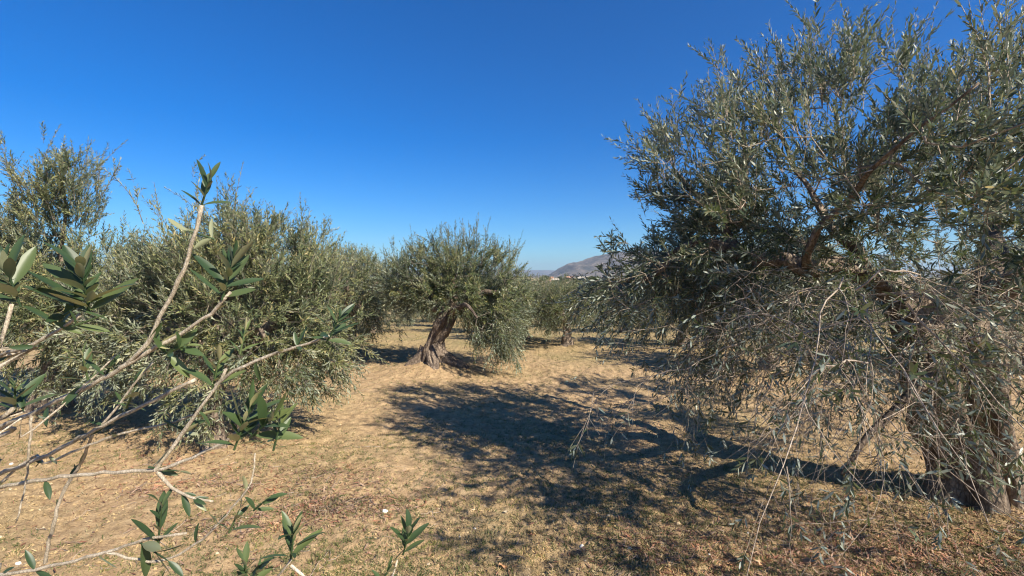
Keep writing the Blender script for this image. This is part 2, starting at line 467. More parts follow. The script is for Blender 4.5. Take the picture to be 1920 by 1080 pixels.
gr = ramp(t, [(0.46, (0, 0, 0)), (0.68, (0.62, 0.62, 0.62))]); t.links.new(na.outputs[0], gr.inputs[0])
# greener sward farther off and to the sides
sep = N(t, 'ShaderNodeSeparateXYZ'); t.links.new(tc.outputs['Object'], sep.inputs[0])
mr = N(t, 'ShaderNodeMapRange'); mr.inputs[1].default_value = 8.5; mr.inputs[2].default_value = 13.0; mr.inputs[4].default_value = 0.55; t.links.new(sep.outputs['Y'], mr.inputs[0])
ad = N(t, 'ShaderNodeMath', operation='ADD'); ad.use_clamp = True; t.links.new(gr.outputs[0], ad.inputs[0]); t.links.new(mr.outputs[0], ad.inputs[1])
sc = N(t, 'ShaderNodeMath', operation='MULTIPLY'); sc.inputs[1].default_value = 0.48; t.links.new(ad.outputs[0], sc.inputs[0])
cg = mixc(t, sc.outputs[0], cc, (0.15, 0.165, 0.055))
t.links.new(cg, b.inputs['Base Color']); b.inputs['Roughness'].default_value = 0.95; b.inputs['Specular IOR Level'].default_value = 0.15
bp = N(t, 'ShaderNodeBump', Strength=0.9, Distance=0.02); t.links.new(nc.outputs[0], bp.inputs['Height']); t.links.new(bp.outputs[0], b.inputs['Normal'])
tag(g.build('ground', m), kind='structure')

# ------------------------------------------------------------------ far land: ridges, mountain, houses
def ridge(name, x0, x1, Y, depth, prof, mtl, seed, rough=0.2, jag=0):
    nx_, ny_ = 300, 90
    u = np.linspace(0, 1, nx_); v = np.linspace(0, 1, ny_)
    U, V = np.meshgrid(u, v)
    X = x0 + (x1 - x0) * U; YY = Y + depth * V
    hgt = np.interp(X, [a for a, _ in prof], [b_ for _, b_ in prof])
    s = depth
    f = fbm(X, YY, 3.0 / s, seed, 5)
    shape = np.sin(np.pi * np.clip(V, 0, 1)) ** 0.8
    rdg = 1 - np.abs(2 * fbm(X, YY * 0.6, 5.0 / s, seed + 9, 4) - 1)
    Z = -8 + (hgt + 6) * shape * (1 - rough + rough * 1.0 * f * 1.6) - rough * 0.5 * hgt * shape * (1 - rdg) * (1 - shape * 0.7)
    Z = Z + shape * jag * (np.abs(2 * fbm(X, YY, 1 / 260.0, seed + 3, 4) - 1) * 2 - .5)
    g = Geo(); i2 = (np.arange(ny_ - 1)[:, None] * nx_ + np.arange(nx_ - 1)[None, :]).ravel()
    g.add(np.stack([X, YY, Z], -1), np.stack([i2, i2 + 1, i2 + nx_ + 1, i2 + nx_], -1))
    return tag(g.build(name, mtl), kind='structure')
m, t, b = mat('mountain scrub and rock')
tc = N(t, 'ShaderNodeTexCoord'); a1 = N(t, 'ShaderNodeTexNoise', Scale=0.012, Detail=9.0, Roughness=0.65); a2 = N(t, 'ShaderNodeTexNoise', Scale=0.06, Detail=6.0, Roughness=0.7)
for q in (a1, a2): t.links.new(tc.outputs['Object'], q.inputs['Vector'])
r1 = ramp(t, [(0.35, (0.04, 0.042, 0.038)), (0.5, (0.10, 0.085, 0.072)), (0.66, (0.22, 0.18, 0.15))]); t.links.new(a1.outputs[0], r1.inputs[0])
r2 = ramp(t, [(0.38, (0.4, 0.42, 0.4)), (0.6, (1.2, 1.15, 1.1))]); t.links.new(a2.outputs[0], r2.inputs[0])
t.links.new(mixc(t, 1.0, r1.outputs[0], r2.outputs[0], 'MULTIPLY'), b.inputs['Base Color']); b.inputs['Roughness'].default_value = 0.95
bp = N(t, 'ShaderNodeBump', Strength=1.0, Distance=14.0); t.links.new(a1.outputs[0], bp.inputs['Height']); t.links.new(bp.outputs[0], b.inputs['Normal'])
MY = 2600
def X_(px, Y): return (px - 960) / FPX * Y
def H_(py, Y): return EYE + (HZ - py) / FPX * Y
mp_ = [(px, H_(py, 3100)) for px, py in ((1000, 520), (1030, 518), (1050, 503), (1066, 494), (1092, 489), (1110, 482), (1140, 474), (1200, 466), (1280, 470), (1360, 482), (1450, 490), (1560, 503), (1700, 512), (1800, 519))]
mountain = ridge('mountain', X_(1000, 3000), X_(1820, 3000), MY, 1000, [(X_(a, 3100), h_ * 1.0) for a, h_ in mp_], m, 5, 0.42, -26)
ridge('far_hills', X_(-400, 9000), X_(2200, 9000), 8000, 2200, [(X_(a, 9100), H_(y_, 9100)) for a, y_ in ((-900, 508), (0, 500), (300, 503), (620, 500), (700, 507), (860, 505), (980, 506), (1060, 507), (1200, 509), (1500, 505), (2600, 500))], m, 15, 0.1)

def house(x, y, wx, wy, h, wallc, roofc, label, flat=False, nwin=3):
    wx, wy, h = wx * .85, wy * .85, h * .88
    wallc = tuple(c * .8 for c in wallc)
    zb = gz(x, y) - 0.3
    root = empty('house', (x, y, zb)); tag(root, label, 'house', 'houses below the mountain')
    def box(x0, x1, y0, y1, z0, z1):
        v = [(a, b2, c) for c in (z0, z1) for a, b2 in ((x0, y0), (x1, y0), (x1, y1), (x0, y1))]
        return v, [[0, 3, 2, 1], [4, 5, 6, 7], [0, 1, 5, 4], [1, 2, 6, 5], [2, 3, 7, 6], [3, 0, 4, 7]]
    def pm(nm, c):
        mm, tt, bb = mat(nm); n_ = N(tt, 'ShaderNodeTexNoise', Scale=0.7, Detail=4.0)
        rr = ramp(tt, [(0.3, tuple(k * 0.85 for k in c)), (0.7, c)]); tt.links.new(n_.outputs[0], rr.inputs[0]); tt.links.new(rr.outputs[0], bb.inputs['Base Color']); bb.inputs['Roughness'].default_value = 0.9
        return mm
    g = Geo(); g.add(*box(-wx / 2, wx / 2, -wy / 2, wy / 2, 0, h)); g.build('wall', pm('render', wallc), root, smooth=False)
    g = Geo()
    if flat: g.add(*box(-wx / 2 - .3, wx / 2 + .3, -wy / 2 - .3, wy / 2 + .3, h + 0.003, h + .5))
    else:
        e = 0.5; rh = wy * 0.22
        v = [(-wx / 2 - e, -wy / 2 - e, h + .003), (wx / 2 + e, -wy / 2 - e, h + .003), (wx / 2 + e, wy / 2 + e, h + .003), (-wx / 2 - e, wy / 2 + e, h + .003), (-wx / 2 - e, 0, h + rh), (wx / 2 + e, 0, h + rh)]
        g.add(v, [[0, 1, 5, 4], [2, 3, 4, 5], [0, 3, 2, 1]], [[0, 4, 3], [1, 2, 5]])
    g.build('roof', pm('roof', roofc), root, smooth=False)
    for k in range(nwin):
        cx = (k + 0.5) / nwin * wx - wx / 2
        g = Geo(); g.add(*box(cx - .6, cx + .6, -wy / 2 - .06, -wy / 2 + .05, h * .35, h * .35 + 1.3)); g.build('window', pm('window', (0.05, 0.05, 0.06)), root, smooth=False)
HY = 420.0
house(X_(1030, HY), HY, 7.5, 8, 6.2, (0.55, 0.34, 0.25), (0.42, 0.22, 0.14), 'pinkish house beside the dark tree at the left foot of the mountain')
house(X_(1041, 380), 380, 6, 6, 4.6, (0.75, 0.70, 0.62), (0.55, 0.48, 0.4), 'small white house just right of the pinkish one below the mountain', nwin=2)
house(X_(1093, 440), 440, 13, 9, 7.8, (0.72, 0.68, 0.62), (0.68, 0.64, 0.58), 'long low white building with a flat roof below the mountain', flat=True, nwin=5)
house(X_(1066, 470), 470, 9, 9, 7.2, (0.60, 0.45, 0.34), (0.45, 0.26, 0.18), 'tan house between the small white house and the long flat building', nwin=3)

g = Geo(); HX, HY0, HY1, HZ0, HZ1 = 19000, -1000, 12500, -14, 320
g.add([(a, b_, c) for c in (HZ0, HZ1) for a, b_ in ((-HX, HY0), (HX, HY0), (HX, HY1), (-HX, HY1))], [[0, 3, 2, 1], [4, 5, 6, 7], [0, 1, 5, 4], [1, 2, 6, 5], [2, 3, 7, 6], [3, 0, 4, 7]])
mh = bpy.data.materials.new('haze'); mh.use_nodes = True; t = mh.node_tree; t.nodes.clear()
pv = t.nodes.new('ShaderNodeVolumePrincipled'); pv.inputs['Color'].default_value = (.62, .80, 1, 1); pv.inputs['Density'].default_value = 0.00010; pv.inputs['Anisotropy'].default_value = 0.2
mo = t.nodes.new('ShaderNodeOutputMaterial'); t.links.new(pv.outputs[0], mo.inputs['Volume'])
tag(g.build('haze', mh, smooth=False), 'thin blue air haze over the whole valley', kind='stuff')

# ------------------------------------------------------------------ the big tree on the right
rx, ry = BASE_R; rz0 = gz(rx, ry) - 0.08
rt = empty('olive_tree', (rx, ry, rz0)); tag(rt, 'big near olive tree filling the right side, bare twigs hanging to the ground', 'tree')
trunks = [[(3.55, 3.60, -0.10, .26), (3.50, 3.60, .25, .19), (3.38, 3.62, .62, .165), (3.28, 3.66, 1.0, .155), (3.20, 3.70, 1.35, .14), (3.08, 3.74, 1.62, .11)],
          [(3.84, 3.62, -0.10, .24), (3.80, 3.62, .25, .155), (3.70, 3.60, .62, .125), (3.65, 3.60, 1.0, .115), (3.68, 3.66, 1.4, .11), (3.85, 3.76, 1.75, .095)]]
limbs = [[(3.2, 3.74, 1.55, .10), (2.75, 3.7, 1.86, .07), (2.3, 3.65, 1.86, .06), (1.85, 3.75, 1.98, .045), (1.55, 3.85, 2.06, .04), (1.32, 3.9, 1.97, .035), (1.2, 3.95, 1.82, .022), (0.95, 4.1, 1.75, .015)],
         [(2.32, 3.66, 1.84, .045), (2.12, 3.35, 2.02, .026), (2.2, 3.0, 2.35, .017), (2.10, 2.75, 2.42, .012), (2.16, 2.5, 2.60, .008), (2.28, 2.3, 2.72, .005)],
         [(2.8, 3.7, 1.84, .06), (2.55, 3.85, 2.3, .028), (2.35, 4.0, 2.8, .014), (2.25, 4.1, 3.3, .02)],
         [(1.85, 3.75, 1.97, .04), (1.7, 4.0, 2.35, .025), (1.5, 4.2, 2.7, .02)],
         [(3.83, 3.76, 1.7, .09), (4.2, 4.1, 2.1, .07), (4.5, 4.4, 2.6, .05), (4.7, 4.8, 3.1, .02)],
         [(3.75, 3.70, 1.55, .08), (3.7, 3.2, 1.95, .06), (3.6, 2.6, 2.35, .05), (3.3, 2.1, 2.75, .03), (3.1, 1.7, 3.0, .015)],
         [(3.2, 3.72, 1.4, .08), (3.2, 4.3, 1.8, .06), (2.9, 4.9, 2.2, .04), (2.5, 5.3, 2.4, .02)],
         [(3.35, 3.64, .9, .07), (3.0, 3.3, 1.1, .045), (2.7, 3.0, 1.15, .035), (2.3, 2.9, .9, .02), (2.1, 2.95, .55, .01)]]
wood(rt, trunks, limbs, 3, 'bark_pale', flare=0.45, origin=(rx, ry, rz0), sides=48, rough=1.25)
lumps = [(2.05, 4.05, 2.3, 1.3, 1.3, 1.05, 1.0), (1.85, 4.0, 2.85, .6, .7, .7, 1.0), (2.55, 3.85, 2.75, .72, .9, .9, 1.1), (4.6, 4.5, 2.4, 1.35, 1.5, 1.15, .8), (2.75, 2.35, 2.35, .85, 0.8, 0.6, .8), (2.65, 1.3, 2.45, .7, .5, .45, 1.6), (2.7, 2.9, 1.4, .8, .6, .6, .5),
         (1.35, 4.2, 1.75, .85, .9, .75, .7), (1.6, 4.0, 1.2, .6, .6, .45, .5), (3.1, 2.9, 2.05, .8, .7, 0.55, .6), (2.7, 4.9, 1.9, 1.1, .8, .9, .6)]
def r_extra(rng, tw, lf):
    # thin bare twigs hanging from the low side of the crown, leaves only here and there
    n = 195
    b = np.stack([rng.uniform(1.4, 3.9, n), rng.uniform(2.1, 4.4, n), rng.uniform(1.0, 1.8, n)], -1)
    def bend(b, d, L, sag, r0, K=11, wig=.013):
        m = len(b); side = rng.normal(size=(m, 3)) * 0.34
        tt = np.linspace(0, 1, K)[None, :, None]; gg = side + np.array([0, 0, -1.0]) * sag
        P = b[:, None] + L[:, None, None] * (d[:, None] * tt + gg[:, None] * tt * tt)
        P += np.cumsum(rng.normal(size=P.shape) * wig, axis=1) * np.minimum(1, L * 2)[:, None, None]
        P[..., 2] = np.maximum(P[..., 2], ground_z(P[..., 0], P[..., 1]) + .03)
        tw.add(*sweep(P, r0[:, None] * np.linspace(1, .35, K)[None], 5))
        return P
    def fork(P, per, l0, l1, lo=.15):
        m = np.repeat(np.arange(len(P)), per); K = P.shape[1]
        fi = rng.integers(max(1, int(lo * K)), K - 1, len(m)); b2 = P[m, fi]; tg = nrm(P[m, fi + 1] - P[m, fi])
        d2 = nrm(tg + rng.normal(size=b2.shape) * 0.62)
        return b2, d2, rng.uniform(l0, l1, len(m))
    d = nrm(np.stack([rng.normal(-0.05, 0.75, n), rng.normal(-0.3, 0.55, n), rng.normal(-0.1, 0.4, n)], -1))
    P0 = bend(b, d, rng.uniform(.35, .8, n), .42, rng.uniform(.0025, .0055, n))
    b1, d1, L1 = fork(P0, 4, .18, .5)
    P1 = bend(b1, d1, L1, .3, np.full(len(b1), .0022), K=7)
    b2, d2, L2 = fork(P1, 3, .07, .22)
    k = rng.random(len(b2)) < .48
    shoots(rng, tw, lf, b2[k], d2[k], L2[k], np.full(k.sum(), .2), .056, .028, 1, .8, .22, r=.0015, start=.3)
    shoots(rng, tw, lf, b2[~k], d2[~k], L2[~k], np.full((~k).sum(), .2), .05, .03, 1, .06, .22, r=.0017, start=.3)
    e = rng.random(len(P1)) < .6
    shoots(rng, tw, lf, P1[e, -1], nrm(P1[e, -1] - P1[e, -2]), rng.uniform(.06, .16, e.sum()), np.full(e.sum(), .1), .058, .018, 1, .9, .22, r=.0014, start=.1)
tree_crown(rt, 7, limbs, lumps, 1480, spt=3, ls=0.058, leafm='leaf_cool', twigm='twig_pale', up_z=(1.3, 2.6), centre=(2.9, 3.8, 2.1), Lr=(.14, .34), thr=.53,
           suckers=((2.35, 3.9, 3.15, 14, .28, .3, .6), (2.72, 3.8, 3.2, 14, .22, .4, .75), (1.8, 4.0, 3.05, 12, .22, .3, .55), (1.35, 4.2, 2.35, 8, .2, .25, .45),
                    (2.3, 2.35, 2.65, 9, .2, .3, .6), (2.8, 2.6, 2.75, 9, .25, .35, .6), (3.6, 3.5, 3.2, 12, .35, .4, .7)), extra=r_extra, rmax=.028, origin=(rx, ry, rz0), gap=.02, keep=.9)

# ------------------------------------------------------------------ the leaning tree in the middle
mx_, my_ = BASE_M; mz0 = gz(mx_, my_) - 0.1
mt = empty('olive_tree', (mx_, my_, mz0)); tag(mt, 'olive tree with thick twisted trunk leaning right, wide base, in the middle of the grove', 'tree')
trunks = [[(-1.55, 9.05, -0.12, .32), (-1.56, 9.05, .18, .21), (-1.50, 9.04, .48, .17), (-1.37, 9.0, .78, .175), (-1.25, 9.0, 1.0, .16), (-1.2, 9.05, 1.2, .12)],
          [(-1.5, 9.0, .42, .12), (-1.32, 8.93, .24, .12), (-1.08, 8.85, .15, .10), (-.80, 8.80, .05, .06)], [(-1.6, 9.0, .36, .12), (-1.78, 8.93, .19, .11), (-2.0, 8.88, .04, .07)], [(-1.5, 8.95, .42, .10), (-1.48, 8.74, .2, .10), (-1.4, 8.52, .05, .06)]]
limbs = [[(-1.28, 9.0, .98, .10), (-1.42, 8.98, 1.16, .085), (-1.58, 8.95, 1.22, .075), (-1.6, 8.95, 1.36, .06), (-1.8, 9.0, 1.6, .03), (-2.1, 9.1, 1.8, .015)],
         [(-1.22, 9.04, 1.1, .09), (-1.1, 9.1, 1.4, .07), (-1.15, 9.2, 1.75, .045), (-1.1, 9.3, 2.1, .02)],
         [(-1.2, 9.02, 1.08, .085), (-.85, 8.9, 1.3, .06), (-.5, 8.8, 1.5, .045), (-.1, 8.7, 1.55, .02)],
         [(-1.22, 9.0, 1.05, .07), (-1.0, 8.6, 1.2, .05), (-.8, 8.2, 1.3, .03), (-.6, 8.0, 1.1, .015)],
         [(-1.22, 9.1, 1.1, .07), (-1.2, 9.6, 1.4, .05), (-1.3, 10.1, 1.6, .02)]]
wood(mt, trunks, limbs, 11, 'bark', flare=0.35, origin=(mx_, my_, mz0), sides=40, rough=1.35)
lumps = [(-2.0, 9.4, 1.6, .6, .7, .5, .8), (-1.15, 9.2, 1.75, 1.25, 1.2, .65, 1), (-.45, 8.9, 1.35, .8, .9, .8, 1), (-1.9, 9.3, 1.55, .8, .8, .5, .9), (-.28, 8.3, .85, .42, .5, .7, .9), (-.1, 8.4, .6, .35, .4, .6, .9), (-.62, 8.6, 1.15, .5, .5, .5, .9), (-.35, 9.3, 1.2, .75, .8, .9, .8)]
tree_crown(mt, 23, limbs, lumps, 1150, spt=4, sr=.0021, ls=0.06, leafm='leaf', up_z=(.9, 1.9), centre=(-1.1, 9.1, 1.4), thr=.44, Lr=(.14, .32), gap=.023,
           suckers=((-2.3, 9.3, 1.85, 10, .18, .3, .6), (-1.7, 9.1, 2.05, 12, .15, .35, .65), (-1.1, 9.1, 2.15, 14, .2, .3, .55), (-.25, 9.0, 1.95, 12, .16, .3, .6), (-.72, 9.0, 2.1, 12, .14, .4, .75)), origin=(mx_, my_, mz0))

# ------------------------------------------------------------------ left trees
lx, ly = BASE_L; lz0 = gz(lx, ly) - 0.1
lt = empty('olive_tree', (lx, ly, lz0)); tag(lt, 'dense olive tree left of centre, sunlit leaves hanging low over the sand behind near twigs', 'tree')
trunks = [[(-3.05, 4.75, -.1, .18), (-3.05, 4.75, .12, .12), (-3.1, 4.8, .45, .085), (-3.05, 4.9, .85, .08)]]
limbs = [[(-3.05, 4.85, .75, .08), (-2.7, 4.9, 1.15, .06), (-2.3, 5.0, 1.4, .045), (-1.95, 5.1, 1.3, .02)],
         [(-3.05, 4.9, .8, .08), (-3.2, 5.1, 1.3, .06), (-3.1, 5.2, 1.8, .04), (-2.95, 5.3, 2.3, .02)],
         [(-3.05, 4.9, .8, .08), (-3.5, 4.9, 1.2, .06), (-3.9, 5.0, 1.6, .03)],
         [(-2.75, 4.9, 1.1, .05), (-2.5, 4.6, 1.3, .03), (-2.3, 4.4, 1.2, .015)],
         [(-3.05, 4.95, .8, .06), (-2.7, 5.5, 1.2, .04), (-2.5, 5.9, 1.4, .015)]]
wood(lt, trunks, limbs, 31, 'bark', flare=.6, origin=(lx, ly, lz0))
lumps = [(-2.75, 5.1, 1.65, 1.0, .9, .75, 1), (-2.3, 5.0, 1.15, .75, .75, .55, 1), (-3.4, 5.2, 1.5, .9, .8, .7, 1), (-4.1, 5.3, 1.35, .6, .7, .5, 1), (-2.3, 5.0, .8, .55, .6, .4, .7), (-3.3, 4.6, .95, .8, .4, .3, .5), (-2.95, 4.5, .62, .45, .3, .28, 1.0), (-4.3, 5.0, .9, .7, .5, .5, .9)]
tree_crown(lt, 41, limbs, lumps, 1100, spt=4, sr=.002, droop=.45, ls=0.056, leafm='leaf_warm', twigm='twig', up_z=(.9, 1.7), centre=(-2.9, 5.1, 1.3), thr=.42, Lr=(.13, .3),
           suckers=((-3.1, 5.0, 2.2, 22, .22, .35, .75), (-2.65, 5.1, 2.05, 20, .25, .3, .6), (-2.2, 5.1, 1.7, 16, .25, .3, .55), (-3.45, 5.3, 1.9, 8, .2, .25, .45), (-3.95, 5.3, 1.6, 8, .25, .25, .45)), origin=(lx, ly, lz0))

lx, ly = BASE_L2; lz0 = gz(lx, ly) - 0.1
l2 = empty('olive_tree', (lx, ly, lz0)); tag(l2, 'tall olive tree at the left edge, upright shoots against the sky', 'tree')
trunks = [[(-6.0, 6.1, -.1, .24), (-6.0, 6.1, .3, .17), (-5.95, 6.15, .7, .14), (-5.9, 6.2, 1.1, .11)]]
limbs = [[(-5.9, 6.2, 1.0, .09), (-5.6, 6.2, 1.5, .06), (-5.3, 6.2, 1.8, .03)], [(-5.9, 6.2, 1.0, .09), (-5.9, 6.1, 1.7, .04), (-5.75, 6.05, 2.4, .018), (-5.7, 6.0, 3.0, .015)],
         [(-5.9, 6.2, 1.0, .08), (-6.5, 6.1, 1.5, .05), (-6.9, 6.1, 1.9, .02)]]
wood(l2, trunks, limbs, 51, 'bark', flare=.5, origin=(lx, ly, lz0))
lumps = [(-5.9, 6.2, 1.6, 1.2, 1.0, .75, 1), (-5.1, 6.0, 1.35, .8, .8, .7, 1), (-6.7, 6.2, 1.9, .8, .8, .8, 1), (-5.75, 6.0, 2.6, .38, .4, .65, 1.3), (-6.6, 6.0, 2.2, .35, .4, .45, 1), (-5.9, 6.0, .9, 1.1, .8, .5, .7), (-4.9, 5.7, .85, .8, .5, .4, .9)]
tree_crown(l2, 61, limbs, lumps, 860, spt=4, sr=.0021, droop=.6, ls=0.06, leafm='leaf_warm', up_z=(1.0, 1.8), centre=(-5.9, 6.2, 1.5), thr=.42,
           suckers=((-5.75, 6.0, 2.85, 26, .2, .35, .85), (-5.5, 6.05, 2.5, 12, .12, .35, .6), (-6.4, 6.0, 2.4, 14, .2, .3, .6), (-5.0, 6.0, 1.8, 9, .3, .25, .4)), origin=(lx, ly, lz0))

# ------------------------------------------------------------------ generic olive trees, copied through the grove
def make_generic(seed, leafm, n_attr, spt, ls, gap, detail):
    root = empty('olive_tree', (0, 0, 0)); r = random.Random(seed)
    lean = r.uniform(-.12, .12)
    trunks = [[(0, 0, -.15, .22), (lean * .3, 0, .15, .15), (lean, .02, .5, .12), (lean * 1.2, 0, .85, .11), (lean * 1.1, 0, 1.0, .08)]]
    limbs = []
    for k in range(5):
        a = k * 1.2566 + r.uniform(-.35, .35); d = r.uniform(.7, 1.0)
        cx, cy = math.cos(a), math.sin(a)
        limbs.append([(lean * 1.2, 0, .8, .075), (lean + cx * .25, cy * .25, 1.05, .06), (lean + cx * .55 * d, cy * .55 * d, 1.35, .045), (lean + cx * .9 * d, cy * .9 * d, 1.65, .02)])
    wood(root, trunks, limbs, seed, 'bark', flare=.6, sides=18)
    lumps = [(0, 0, 1.55, 1.35, 1.35, .65, 1)]
    for k in range(7):
        a = k * .9 + r.uniform(-.3, .3); q = r.uniform(.7, 1.0)
        lumps.append((math.cos(a) * q, math.sin(a) * q, r.uniform(.7, 1.6), .6, .6, r.uniform(.4, .6), 1))
    sk = [(r.uniform(-.8, .8), r.uniform(-.8, .8), r.uniform(1.85, 2.05), 7, .16, .25, .5) for _ in range(5)]
    tree_crown(root, seed + 1, limbs, lumps, n_attr, spt=spt, ls=ls, leafm=leafm, up_z=(.9, 1.9), centre=(0, 0, 1.3), thr=.34, gap=gap, detail=detail, suckers=sk, Lr=(.15, .34), sr=.0022, ar=.24)
    return root
def copy_tree(o, parent=None):
    c = o.copy(); COL.objects.link(c); c.parent = parent
    for ch in list(o.children): copy_tree(ch, c)
    return c
G3 = [make_generic(101, 'leaf', 560, 4, .068, .03, 0), make_generic(202, 'leaf_warm', 560, 4, .068, .03, 0), make_generic(303, 'leaf', 560, 4, .068, .03, 0)]
used = [False] * 3
def place(model, x, y, s, hs, rot, label, group):
    if used[model]: o = copy_tree(G3[model])
    else: o = G3[model]; used[model] = True
    o.location = (x, y, gz(x, y) + 0.0); o.scale = (s, s, hs); o.rotation_euler = (0, 0, rot)
    return tag(o, label, 'tree', group)
for (x, y, s, hs, mdl, rot, lab) in MID: place(mdl, x, y, s, hs, rot, lab, 'olive trees in the middle of the grove')
rg = random.Random(77)
FAR = []
Y = 17.0; row = 0
while Y < 95:
    sp_ = 4.3 + Y * 0.02
    wide = 1.12 * Y if Y < 34 else None
    x0, x1 = (-wide, wide) if wide else (X_(880, Y), X_(1400, Y))
    x = x0 + (row % 2) * sp_ / 2
    while x < x1:
        FAR.append((x + rg.uniform(-.6, .6), Y + rg.uniform(-.7, .7))); x += sp_
    Y += 4.4 if Y < 45 else 6.5; row += 1
G4 = make_generic(404, 'leaf_warm', 200, 4, .10, .05, 0)
first4 = [True]
for i, (x, y) in enumerate(FAR):
    s = rg.uniform(.9, 1.2); hs = rg.uniform(.85, 1.08); q_ = 960 + FPX * x / y
    if 930 < q_ < 1260: hs *= .84
    if y < 30: o = place(rg.randrange(3), x, y, s, hs, rg.uniform(0, 6.28), 'olive tree in the distant rows of the grove, behind the nearer trees', 'olive trees in the distant rows')
    else:
        o = G4 if first4[0] else copy_tree(G4); first4[0] = False
        o.location = (x, y, gz(x, y)); o.scale = (s * 1.15, s * 1.15, hs * 1.05); o.rotation_euler = (0, 0, rg.uniform(0, 6.28))
        tag(o, 'far olive tree in the pale green belt below the mountain', 'tree', 'far olive trees below the mountain')

# dark round trees and bushes in front of the houses
def dark_tree(x, y, hgt, wd, label, seed, group='dark trees near the far houses'):
    rng = np.random.default_rng(seed); z0 = gz(x, y) - .2
    root = empty('dark_tree', (x, y, z0)); tag(root, label, 'tree', group)
    g = Geo(); gnarled(g, [(0, 0, 0, wd * .06), (0.1, 0, hgt * .35, wd * .045), (0, 0, hgt * .75, wd * .02)], seed, sides=8, step=.5, jit=.05); g.build('trunk', M['bark'], root)
    n = 2600
    k = rng.integers(0, 9, n); c = np.stack([rng.normal(size=9) * wd * .2, rng.normal(size=9) * wd * .2, rng.uniform(.45, .85, 9) * hgt], -1)
    p = c[k] + nrm(rng.normal(size=(n, 3))) * (rng.random((n, 1)) ** .4) * np.array([wd * .27, wd * .27, hgt * .2])
    g = Geo(); leaf_batch(g, p, rng.normal(size=(n, 3)), rng.normal(size=(n, 3)), np.full(n, hgt * .09), np.full(n, hgt * .045), 0); g.build('crown', M['leaf_far'], root, smooth=False)
    return root
dark_tree(X_(1020, 400), 400, 8.5, 7.5, 'dark round tree standing left of the pinkish house', 1)
dark_tree(X_(1047, 420), 420, 7.0, 7.5, 'low dark tree in front of the tan house', 2)
dark_tree(X_(1060, 400), 400, 5.8, 8.5, 'wide dark tree between the houses, right of the low one', 3)
src = dark_tree(X_(1115, 330), 330, 6.5, 8.5, 'dark tree of the belt of trees along the foot of the mountain', 4, 'belt of dark trees at the foot of the mountain')
for i in range(64):
    yy = rg.uniform(110, 360)
    px = rg.uniform(985, 1330) if i % 3 else rg.uniform(620, 700)
    x = X_(px, yy); o = copy_tree(src); s = rg.uniform(.5, .75) * (0.75 if px < 1080 else 1)
    if yy < 200: s *= .75
    o.location = (x, yy, gz(x, yy) - .2); o.scale = (s * 1.5, s * 1.2, s); o.rotation_euler = (0, 0, rg.uniform(0, 6.28))

# ------------------------------------------------------------------ near branches from the tree at the left edge
M['leaf_near'], t, b = mat('near olive leaf')
def near_leaf():
    m = leaf_material('near olive leaf', [(0.0, (0.022, 0.045, 0.020)), (0.7, (0.042, 0.072, 0.032)), (1.0, (0.08, 0.11, 0.045))], [(0.0, (0.22, 0.23, 0.13)), (1.0, (0.33, 0.34, 0.21))], rough=.42, trans=.18)
    return m
M['leaf_near'] = near_leaf()
nb_root_p = np.array([-2.4, -0.1, gz(-2.4, -0.1) - .05])
nbt = empty('olive_tree', tuple(nb_root_p)); tag(nbt, 'olive tree reaching in from the left edge, pale bare branches and large dark leaves', 'tree')
wood(nbt, [[(-2.4, -.1, -.1, .2), (-2.38, -.1, .3, .14), (-2.3, -.05, .7, .12), (-2.25, 0, 1.0, .09)]], [[(-2.27, 0, .9, .08), (-2.0, .2, 1.15, .05), (-1.7, .4, 1.3, .035), (-1.5, .5, 1.35, .02)], [(-2.27, 0, .85, .07), (-2.0, .35, .95, .045), (-1.6, .6, .95, .03), (-1.4, .7, .9, .015)]], 71, 'bark', origin=tuple(nb_root_p))
lum = [(-2.9, -.1, 1.5, .9, .8, .6, 1), (-2.7, -.6, 1.9, .8, .8, .5, 1)]
tree_crown(nbt, 91, [[(-2.27, 0, .9, .08), (-2.6, -.2, 1.3, .05), (-2.9, -.3, 1.7, .02)]], lum, 160, spt=3, leafm='leaf', centre=(-2.8, -.2, 1.5), origin=tuple(nb_root_p))
rngN = np.random.default_rng(5)
